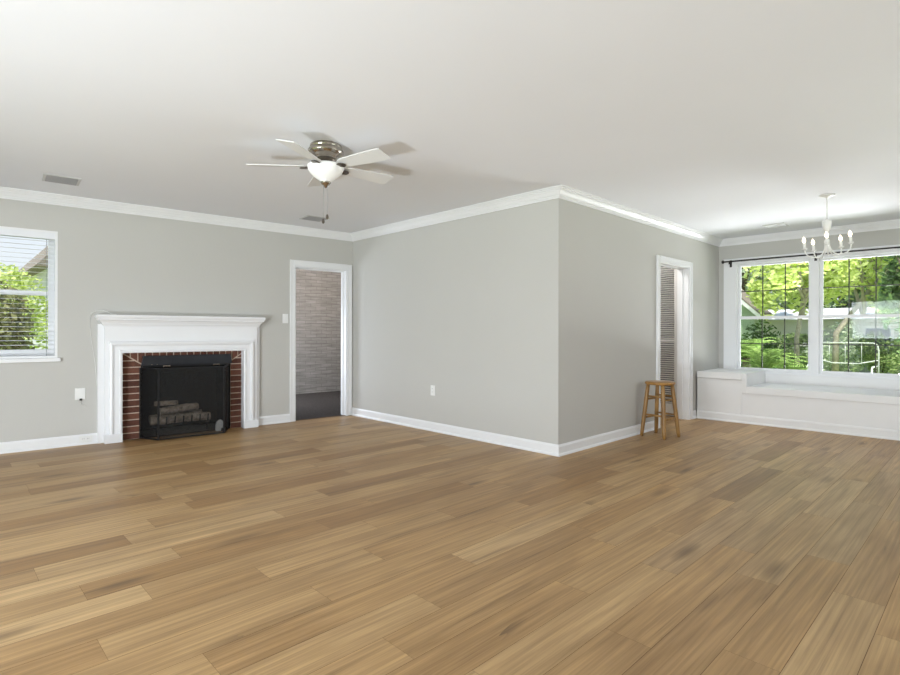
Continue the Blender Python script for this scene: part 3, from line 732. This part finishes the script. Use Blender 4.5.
# ------------------------------------------------------------------ ceiling vents
def vent(x0, x1, y0, y1, label, mats=('vent', 'vent_dark'), rz=0):
    cx, cy = (x0+x1)/2, (y0+y1)/2; hx, hy = (x1-x0)/2, (y1-y0)/2
    r = thing('ceiling_vent', (cx, cy, CEIL), rz, label, 'vent', 'ceiling vents')
    f = .022; m = MB()
    m.box(-hx-f, hx+f, -hy-f, -hy, -.006, 0); m.box(-hx-f, hx+f, hy, hy+f, -.006, 0); m.box(-hx-f, -hx, -hy, hy, -.006, 0); m.box(hx, hx+f, -hy, hy, -.006, 0)
    m.build('frame', 'ventw', r, .0015)
    MB().box(-hx, hx, -hy, hy, -.0012, -.0002).build('backing', mats[1], r)
    m = MB(); n = 9
    for i in range(n):
        y = -hy+(i+.5)*2*hy/n; m.bar((-hx, y, -.006), (hx, y, -.006), .017, .0012, up=(0, .5, .87))
    m.build('louvers', mats[0], r)
vent(.705, .925, 5.555, 5.785, 'grey louvered ceiling vent above the left window', rz=W1R)
vent(3.08, 3.30, 5.44, 5.65, 'grey louvered ceiling vent beneath the fan in view, near the crown molding corner', rz=W1R)
vent(7.33, 7.53, 1.83, 2.02, 'pale ceiling vent between the chandelier and the inner corner', ('ventw', 'vent'))

# ------------------------------------------------------------------ ceiling fan
fan = thing('ceiling_fan', (2.000, 3.320, CEIL), 0, 'brushed nickel flush ceiling fan with five white blades and frosted glass bowl', 'ceiling fan')
m = MB(); m.lathe([(.02, 0), (.106, 0), (.110, -.006), (.110, -.020), (.104, -.026), (.118, -.032), (.123, -.042), (.122, -.056), (.112, -.070), (.094, -.082), (.082, -.088), (.080, -.096), (.02, -.096)], n=48); m.build('motor_housing', 'nickel', fan)
m = MB(); m.lathe([(.02, -.094), (.070, -.094), (.072, -.108), (.060, -.116), (.058, -.128), (.064, -.132), (.064, -.142), (.02, -.142)], n=40); m.build('switch_housing', 'nickel_dark', fan)
m = MB(); m.lathe([(.05, -.138), (.118, -.142), (.124, -.147), (.120, -.153), (.05, -.150)], n=48); m.build('light_fitter', 'glassbowl', fan)
m = MB(); prof = []
for i in range(0, 15):
    a = i/14; prof.append((.128 - .010*math.sin(a*1.5) - .084*a**2.3, -.148-.104*a))
m.lathe([(.02, -.146)] + prof + [(.030, -.260), (.02, -.262)], n=48); m.build('glass_bowl', 'glassbowl', fan)
m = MB(); m.lathe([(.008, -.256), (.036, -.258), (.036, -.264), (.028, -.276), (.014, -.284), (.011, -.294), (.004, -.300)], n=24); m.build('finial', 'nickel', fan)
PH = 4.95; ZB = -.150
for i in range(5):
    a = PH + i*2*PI/5; ca, sa = math.cos(a), math.sin(a)
    bl = MB(); pitch_ = math.radians(-13); n = 12; vs = []
    L0, L1, w0, w1 = .140, .530, .050, .068
    for k in range(n+1):
        t = k/n; x = L0+(L1-L0)*t; hw_ = w0+(w1-w0)*min(1, t*1.3)
        if t > .93: hw_ *= .93
        if k == 0: hw_ *= .75
        for s_ in (-1, 1):
            for zz in (-.0028, .0028):
                y = s_*hw_; vs.append((x, y*math.cos(pitch_), y*math.sin(pitch_)+zz))
    fs = []
    for k in range(n):
        o_ = k*4; fs += [(o_, o_+4, o_+6, o_+2), (o_+1, o_+3, o_+7, o_+5), (o_, o_+1, o_+5, o_+4), (o_+2, o_+6, o_+7, o_+3)]
    fs += [(0, 2, 3, 1), (n*4, n*4+1, n*4+3, n*4+2)]
    bl.add(vs, fs); bo = bl.build('blade', 'blade', fan); bo.location = (0, 0, ZB); bo.rotation_euler = (0, 0, a)
    ir = MB(); zz = -.010
    ir.add([(.052, -.014, .006), (.052, .014, .006), (.105, -.016, -.004), (.105, .016, -.004), (.145, -.028, zz+.004), (.145, .028, zz-.004), (.172, -.020, zz+.003), (.172, .020, zz-.003), (.182, 0, zz),
            (.052, -.014, -.002), (.052, .014, -.002), (.105, -.016, -.012), (.105, .016, -.012), (.145, -.028, zz-.003), (.145, .028, zz-.011), (.172, -.020, zz-.004), (.172, .020, zz-.010), (.182, 0, zz-.007)],
           [(0,1,3,2),(2,3,5,4),(4,5,7,6),(6,7,8),(10,9,11,12),(12,11,13,14),(14,13,15,16),(16,15,17),(0,2,11,9),(2,4,13,11),(4,6,15,13),(6,8,17,15),(1,10,12,3),(3,12,14,5),(5,14,16,7),(7,16,17,8),(0,9,10,1)])
    io = ir.build('blade_iron', 'nickel_dark', bo)
for dx, dy, zl in ((-.012, .010, -.528), (.006, -.008, -.497)):
    c_ = MB(); c_.tube([(dx, dy, -.285), (dx*1.1, dy*1.1, zl)], .0011, 6); co = c_.build('pull_chain', 'cordm', fan)
    k_ = MB(); k_.lathe([(.002, .012), (.006, .008), (.010, -.002), (.010, -.014), (.005, -.022), (.002, -.024)], (dx*1.1, dy*1.1, zl), n=14); k_.build('pull_knob', 'nickel_dark', co)

# ------------------------------------------------------------------ chandelier
CHX, CHY = 6.137, 1.159
ch = thing('chandelier', (CHX, CHY, CEIL), 0, 'small white five-arm candle chandelier hanging before the dining windows, bulbs lit', 'chandelier')
m = MB(); m.lathe([(.01, 0), (.064, 0), (.062, -.008), (.045, -.016), (.018, -.022), (.008, -.03), (.006, -.032)], n=32); m.build('canopy', 'chand', ch)
m = MB(); m.tube([(0, 0, -.028), (.001, 0, -.125), (.003, 0, -.235)], .0042, 10)
for k in range(9): m.lathe([(.003, .007), (.0075, 0), (.003, -.007)], (.0003*k, 0, -.04-.022*k), n=10)
m.build('stem', 'chand', ch)
m = MB(); m.lathe([(.004, -.225), (.012, -.232), (.024, -.242), (.036, -.248), (.038, -.262), (.034, -.300), (.026, -.332), (.014, -.345), (.011, -.360), (.018, -.372), (.018, -.386), (.010, -.398), (.014, -.42), (.022, -.435), (.024, -.452), (.014, -.468), (.009, -.50), (.013, -.515), (.011, -.532), (.003, -.545)], n=28); m.build('body', 'chand', ch)
vd = math.atan2(-CHY, -CHX)            # towards the viewer
armroot = Matrix.Rotation(math.radians(4.5), 4, Vector((math.cos(vd), math.sin(vd), 0)))
for i in range(5):
    a = vd + i*2*PI/5; u = Vector((math.cos(a), math.sin(a), 0))
    pp = []
    for r_, z_ in ((.012, -.455), (.022, -.51), (.042, -.555), (.078, -.582), (.118, -.586), (.154, -.574), (.178, -.550), (.187, -.520), (.188, -.500)):
        pp.append(u*r_ + Vector((0, 0, z_)))
    tilt = lambda p: (armroot @ (Vector(p) - Vector((0, 0, -.45)))) + Vector((0, 0, -.45))
    # smooth the path
    sm_ = []
    for k in range(len(pp)-1):
        for t in (0, .5): sm_.append(pp[k].lerp(pp[k+1], t))
    sm_.append(pp[-1])
    ar = MB(); ar.tube([tilt(p) for p in sm_], .0058, 10); ao = ar.build('arm', 'chand', ch)
    e = tilt(pp[-1]); rot = armroot.to_3x3()
    def loc_lathe(prof):
        mb_ = MB(); mb_.lathe(prof, n=20); mb_.v = [tuple(rot @ Vector(v) + e) for v in mb_.v]; return mb_
    loc_lathe([(.004, -.006), (.012, -.004), (.022, .004), (.024, .010), (.010, .010)]).build('bobeche', 'chand', ao)
    loc_lathe([(.006, .008), (.0125, .010), (.0125, .062), (.004, .063)]).build('candle_sleeve', 'chand', ao)
    loc_lathe([(.006, .062), (.010, .068), (.0145, .080), (.0150, .090), (.011, .104), (.005, .116), (.001, .124)]).build('candle_bulb', 'bulb', ao)

# ------------------------------------------------------------------ wooden stool
st = thing('wooden_stool', (5.698, 2.584, 0), -.14, 'round-seated wooden bar stool in honey oak standing by the doorway in the center wall', 'stool')
m = MB(); m.lathe([(.02, .562), (.144, .562), (.152, .566), (.156, .575), (.156, .583), (.152, .590), (.142, .594), (.02, .592)], n=48); m.build('seat', 'seat', st)
HT, HB = .088, .136
def legpt(u, v, z): t = z/.562; h = HB+(HT-HB)*t; return Vector((u*h, v*h, z))
for u, v in ((-1,-1), (1,-1), (1,1), (-1,1)):
    pts = [legpt(u, v, z) for z in (0, .05, .2, .4, .5, .564)]
    MB().tube(pts, [.0175, .0195, .0220, .0220, .0205, .0185], 14).build('leg', 'stool', st)
def rung(p, q, r=.0105): MB().tube([p, p.lerp(q, .5), q], [r*.85, r*1.1, r*.85], 10).build('rung', 'stool', st)
for (u1, v1, u2, v2, zs) in ((-1,-1,1,-1, (.20, .40)), (-1,1,1,1, (.20, .40)), (-1,-1,-1,1, (.235, .435)), (1,-1,1,1, (.235, .435))):
    for z in zs: rung(legpt(u1, v1, z), legpt(u2, v2, z))

# ------------------------------------------------------------------ outdoors
m = MB(); m.box(-30, 60, -30, 60, -.50, -.32); o = m.build('ground', 'lawn'); struct(o)
def crown_mesh(m, c, rad, n, size, seed, mi=0, hollow=.45):
    rn = random.Random(seed)
    lumps = [(Vector((rn.gauss(0, .5), rn.gauss(0, .5), rn.gauss(0, .5))), rn.uniform(.35, .7)) for _ in range(14)]
    for _ in range(n):
        lc, lr = rn.choice(lumps); d = Vector((rn.gauss(0, 1), rn.gauss(0, 1), rn.gauss(0, 1))).normalized()
        q = lc + d*lr*(rn.random()**.4)
        if q.length > 1.15: q = q.normalized()*rn.uniform(.8, 1.1)
        p = Vector((c[0]+q.x*rad[0], c[1]+q.y*rad[1], c[2]+q.z*rad[2]))
        a = Vector((rn.gauss(0, 1), rn.gauss(0, 1), rn.gauss(0, .6))).normalized(); b = a.cross(Vector((rn.gauss(0, 1), rn.gauss(0, 1), rn.gauss(0, 1)))).normalized()
        s_ = size*rn.uniform(.6, 1.3); nb = a.cross(b)*s_*.12
        m.add([p-a*s_, p-a*s_*.2+b*s_*.42+nb, p+a*s_*.75+b*s_*.2, p+a*s_, p+a*s_*.45-b*s_*.38+nb, p-a*s_*.4-b*s_*.36], [(0, 1, 2, 3, 4, 5)], mi)
def tree(name, label, cat, base_, c, rad, n, size, seed, leaf, bark='barkd', trunk_r=.14, branches=5, group=None):
    r = thing(name, base_, 0, label, cat, group); rn = random.Random(seed+99); L = lambda p: (p[0]-base_[0], p[1]-base_[1], p[2]-base_[2])
    m = MB(); crown_mesh(m, L(c), rad, n, size, seed); m.build('foliage', leaf, r, recalc=False)
    t = MB(); cc = Vector(L(c)); top = cc - Vector((0, 0, rad[2]*.35))
    t.tube([(0, 0, 0), (rn.uniform(-.05, .05), rn.uniform(-.05, .05), top.z*.5), top], [trunk_r, trunk_r*.8, trunk_r*.6], 10)
    for _ in range(branches):
        e = cc + Vector((rn.uniform(-.75, .75)*rad[0], rn.uniform(-.75, .75)*rad[1], rn.uniform(-.1, .7)*rad[2])); s0 = top*rn.uniform(.6, 1.0)
        mid = s0.lerp(e, .5) + Vector((0, 0, .1*rad[2])); t.tube([s0, mid, e], [trunk_r*.5, trunk_r*.33, trunk_r*.12], 8)
    t.build('trunk', bark, r); return r
GZ = -.32
# unseen slab and roof added on the west side to block sun and lawn glow
struct(MB().box(-5.2, -1.06, -4, 9, -.34, -.12).build('floor', 'stone'))
struct(MB().box(-5.4, -1.1, -4, 9, 2.62, 2.72).build('roof', 'ceiling'))
# view from the dining windows
tree('garden_tree', 'lime green leafy tree with pale trunk, filling the upper left dining window', 'tree', (15.6, 3.55, GZ), (15.4, 3.35, 2.75), (1.5, 1.15, 1.45), 5200, .085, 5, 'leaf_lime', 'bark', .07, 7, 'garden trees')
tree('garden_tree', 'lime green leafy tree with slanting pale branches in the upper right dining window', 'tree', (17.4, 3.1, GZ), (17.9, 2.25, 3.05), (1.1, 1.3, 1.45), 4600, .09, 6, 'leaf_lime', 'bark', .09, 8, 'garden trees')
tree('garden_tree', 'dark green dense tree at the right edge of the right dining window', 'tree', (13.2, .75, GZ), (13.2, .8, 1.5), (.95, .75, 1.75), 6500, .075, 7, 'leaf_dark', 'barkd', .10, 6, 'garden trees')
tree('garden_tree', 'tall dark green tree behind the right-hand lime tree', 'tree', (21.8, 1.9, GZ), (21.8, 1.9, 4.1), (1.8, 1.7, 1.8), 4500, .13, 8, 'leaf_dark', 'barkd', .16, 6, 'garden trees')
tree('garden_tree', 'grey green tree behind the white shed roof edge', 'tree', (22.5, 7.0, GZ), (22.5, 7.0, 3.4), (2.2, 1.9, 2.2), 5200, .13, 9, 'leaf_pale', 'barkd', .16, 6, 'garden trees')
bgk = [('leaf_mid', (29, 9.3), 3.2, 2.7), ('leaf_pale', (34, 8.0), 3.0, 3.6), ('leaf_dark', (29.5, 4.6), 3.4, 2.9), ('leaf_mid', (34, 2.2), 3.1, 3.4), ('leaf_dark', (29, -.6), 3.2, 3.0), ('leaf_pale', (34.5, 13.4), 3.4, 3.4)]
bgl = ['mid green tree far across the lawn behind the shed', 'pale green far tree seen between the two lime trees', 'dark green far tree behind the pale house, middle of the window pair',
       'mid green far tree behind the white tube frame', 'dark green far tree furthest right beyond the lawn', 'pale far tree furthest left behind the shed roof']
for (lf, (bx_, by_), rr, hh), lb in zip(bgk, bgl):
    tree('distant_tree', lb, 'tree', (bx_, by_, GZ), (bx_, by_, 2.7), (2.1, 2.35, hh), 4200, .17, int(bx_*7+by_*3), lf, 'barkd', .2, 5, 'distant trees across the lawn')
# bushes on the lawn's edge
for k, (bx_, by_, rr, hh, lf, lb) in enumerate([(19.0, 4.4, .75, .75, 'leaf_mid', 'rounded mid green bush on the lawn below the left lime tree'),
                                              (16.8, 1.55, .55, .55, 'leaf_mid', 'rounded bush beside the dark tree on the lawn'),
                                              (14.8, 4.15, .75, .95, 'leaf_dark', 'dark bush before the shed wall, behind the palms'),
                                              (21.7, 3.9, .9, 1.0, 'leaf_pale', 'pale bush before the low house, left one of two'),
                                              (19.6, 2.35, .6, .8, 'leaf_mid', 'mid green bush before the low house, right one of two')]):
    tree('garden_bush', lb, 'bush', (bx_, by_, GZ), (bx_, by_, GZ+hh*.9), (rr, rr, hh*.9), 2600, .06, 40+k, lf, 'barkd', .03, 3, 'garden bushes')
# palm-like clumps close to the window
def palm(x, y, n, L, hgt, seed, label):
    r = thing('sago_palm', (x, y, GZ), 0, label, 'palm', 'palms outside the dining window'); rn = random.Random(seed)
    t = MB(); t.tube([(0, 0, 0), (0, 0, hgt*.5), (.01, 0, hgt)], [.08, .07, .06], 12); t.build('trunk', 'barkd', r)
    m = MB()
    for i in range(n):
        a = 2*PI*i/n*2.4 + rn.uniform(-.2, .2); el = rn.uniform(.35, 1.35); l_ = L*rn.uniform(.75, 1.1); pts = []
        for k in range(12):
            t_ = k/11; rad_ = l_*t_*math.cos(el)+l_*.15*t_*t_; z_ = hgt+l_*math.sin(el)*t_ - l_*.55*t_*t_
            pts.append(Vector((rad_*math.cos(a), rad_*math.sin(a), z_)))
        m.tube(pts, [.008*(1-k/13) for k in range(12)], 5)
        side = Vector((-math.sin(a), math.cos(a), 0))
        for k in range(1, 12):
            for sd in (-1, 1):
                for h2 in (0, .5):
                    p = pts[k].lerp(pts[k-1], h2); d = (pts[k]-pts[k-1]).normalized(); ll = .17*math.sin(PI*min(1, k/12+.12))+.03
                    q = p + (side*sd*.85 + d*.55)*ll + Vector((0, 0, -.02)); wv_ = d*.009
                    m.add([p-wv_, p+wv_, q], [(0, 1, 2)])
    m.build('fronds', 'leaf_palm', r, recalc=False)
palm(9.7, 2.66, 26, .85, .84, 1, 'bright green palm clump at the lower left corner of the left dining window')
palm(10.2, 2.36, 24, .70, .62, 2, 'bright green palm clump in the middle of the lower left dining window sash')
palm(10.3, 3.12, 24, .85, 1.0, 3, 'tallest palm clump, nearest the white shed roof edge')
# shed with white bargeboard
sh = thing('garden_shed', (16.5, 6.35, GZ), 0, 'small pale green garden shed with a sloping white roof edge', 'shed')
ap, ev = 3.22-GZ, 1.66-GZ; half = 1.55
MB().add([(0, -half, 0), (0, half, 0), (0, half, ev+.1), (0, 0, ap-.05), (0, -half, ev+.1), (.8, -half, 0), (.8, half, 0), (.8, half, ev+.1), (.8, 0, ap-.05), (.8, -half, ev+.1)],
         [(0,1,2,3,4), (9,8,7,6,5), (0,4,9,5), (1,6,7,2), (4,3,8,9), (3,2,7,8)]).build('walls', 'shedw', sh)
for s_ in (-1, 1):
    y1_ = s_*(half+.20); z1_ = ev+.1-(ap-ev-.15)/half*.20
    MB().bar((-.18, 0, ap), (-.18, y1_, z1_), .03, .13, up=(0, 0, 1)).build('bargeboard', 'roofw', sh)
    MB().add([(-.2, 0, ap+.04), (-.2, y1_, z1_+.04), (.95, y1_, z1_+.04), (.95, 0, ap+.04), (-.2, 0, ap+.09), (-.2, y1_, z1_+.09), (.95, y1_, z1_+.09), (.95, 0, ap+.09)],
             [(3,2,1,0),(4,5,6,7),(0,1,5,4),(1,2,6,5),(2,3,7,6),(3,0,4,7)]).build('roof_slope', 'roof', sh)
# pale neighbour house across the lawn
def house(name, x0, x1, y0, y1, h, label, wmat, wins, axis='y', roof_h=1.2, ov=.35, rmat='roof'):
    r = thing(name, (x0, y0, GZ), 0, label, 'house'); X, Y = x1-x0, y1-y0
    MB().box(0, X, 0, Y, 0, h).build('walls', wmat, r)
    m = MB()
    if axis == 'y': pr_ = [(-ov, h-.1), (X/2, h+roof_h), (X+ov, h-.1)]; m.prism(pr_, -ov, Y+ov)
    else:
        vs = [(-ov, -ov, h-.1), (-ov, Y/2, h+roof_h), (-ov, Y+ov, h-.1), (X+ov, -ov, h-.1), (X+ov, Y/2, h+roof_h), (X+ov, Y+ov, h-.1)]
        m.add(vs, [(0,1,2), (5,4,3), (0,3,4,1), (1,4,5,2), (2,5,3,0)])
    m.build('roof', rmat, r)
    for (a, b_, c_, d_, face) in wins:
        q = MB(); p_ = MB()
        if face == 'x': q.box(-.04, 0, a-.08, b_+.08, c_-.08, d_+.08); p_.box(-.055, -.04, a, b_, c_, d_)
        else: q.box(a-.08, b_+.08, -.04, 0, c_-.08, d_+.08); p_.box(a, b_, -.055, -.04, c_, d_)
        qo = q.build('window', 'roofw', r); p_.build('pane', 'winglass', qo)
    return r
house('neighbour_house', 24.2, 26.6, 2.2, 7.4, 2.05, 'pale low house across the lawn behind the lime trees', 'siding', [(.5, 1.2, .9, 1.6, 'x')], roof_h=.35, rmat='siding2')
# fence
fe = thing('garden_fence', (23.0, -3.0, GZ), 0, 'low pale board fence at the far side of the lawn', 'fence')
m = MB()
for i in range(60): m.box(0, .02, i*.16, i*.16+.145, .05, .95)
m.build('boards', 'fence', fe)
m = MB(); m.box(.02, .06, 0, 9.6, .25, .33); m.box(.02, .06, 0, 9.6, .72, .80); m.build('rails', 'fence', fe)
# white bench-shaped tube frame and stones
se = thing('tube_frame', (14.75, 2.44, GZ), -.08, 'white bench-shaped tube frame with a curved bar on the grass', 'settee')
se.scale = (1.1, 1.2, 1.0); m = MB()
bk = [(0, -.50, .0), (0, -.50, 1.06), (0, -.48, 1.18), (0, -.42, 1.22), (0, .42, 1.22), (0, .48, 1.18), (0, .50, 1.06), (0, .50, .0)]
m.tube(bk, .013, 8); m.tube([(0, -.50, .85), (0, -.2, .76), (0, .2, .76), (0, .50, .85)], .013, 8); m.build('back_frame', 'whitemetal', se)
for i in range(3): y = -.25+i*.25; MB().tube([(0, y, .77), (0, y, 1.22)], .006, 6).build('back_bar', 'whitemetal', se)
m = MB()
for i in range(8): x = -.04-i*.055; m.box(x-.02, x+.02, -.49, .49, .44, .455)
m.box(-.47, 0, -.50, -.47, .41, .44); m.box(-.47, 0, .47, .50, .41, .44); m.build('seat', 'whitemetal', se)
for s_ in (-1, 1): MB().tube([(-.45, s_*.49, 0), (-.45, s_*.49, .68), (-.40, s_*.49, .72), (0, s_*.49, .72)], .015, 8).build('front_leg', 'whitemetal', se)
rn = random.Random(8); gs = MB()
for i in range(420):
    x = rn.uniform(9.9, 15.5); y = x*rn.uniform(.145, .225); s_ = rn.uniform(.03, .09)
    ph = rn.random()*6; vs = []
    for k in range(6): a = ph+k*PI/3; vs.append((x+math.cos(a)*s_*rn.uniform(.7, 1.2), y+math.sin(a)*s_*rn.uniform(.7, 1.2), GZ))
    vs += [(x+(v_[0]-x)*.6, y+(v_[1]-y)*.6, GZ+s_*.6) for v_ in vs]
    gs.add(vs, [tuple(range(6, 12))] + [(k, (k+1)%6, (k+1)%6+6, k+6) for k in range(6)])
tag(gs.build('garden_stones', 'stone', recalc=False), 'pale stones scattered on the ground outside the dining windows', 'stones', kind='stuff')

# view from the left window
tree('garden_bush', 'dark bronze shrub close outside the left window', 'bush', (.45, 9.2, GZ), (.42, 9.2, .95), (.62, .55, .82), 2600, .05, 60, 'leaf_red', 'barkd', .035, 6, 'garden bushes')
tree('garden_bush', 'light green low bush below the bronze shrub outside the left window', 'bush', (.72, 8.6, GZ), (.72, 8.6, .45), (.36, .32, .42), 2200, .04, 61, 'leaf_lime', 'barkd', .02, 3, 'garden bushes')
tree('garden_tree', 'light green tree beyond the shrub outside the left window', 'tree', (.95, 13.2, GZ), (.9, 13.2, 1.35), (.85, .8, .95), 4200, .06, 62, 'leaf_lime', 'barkd', .1, 5, 'garden trees')
tree('garden_tree', 'tall dark tree at the left edge of the left window', 'tree', (.15, 17.0, GZ), (.12, 17.0, 2.2), (.75, .7, 1.35), 3200, .08, 63, 'leaf_dark', 'barkd', .12, 5, 'garden trees')
house('neighbour_house', 1.92, 5.1, 15.0, 24.0, 2.66-GZ, 'grey house with brown gable roof seen through the left window', 'siding2', [(.5, 1.1, 1.2, 2.1, 'y'), (1.9, 2.6, 1.2, 2.1, 'y')], axis='y', roof_h=2.1, ov=.28)
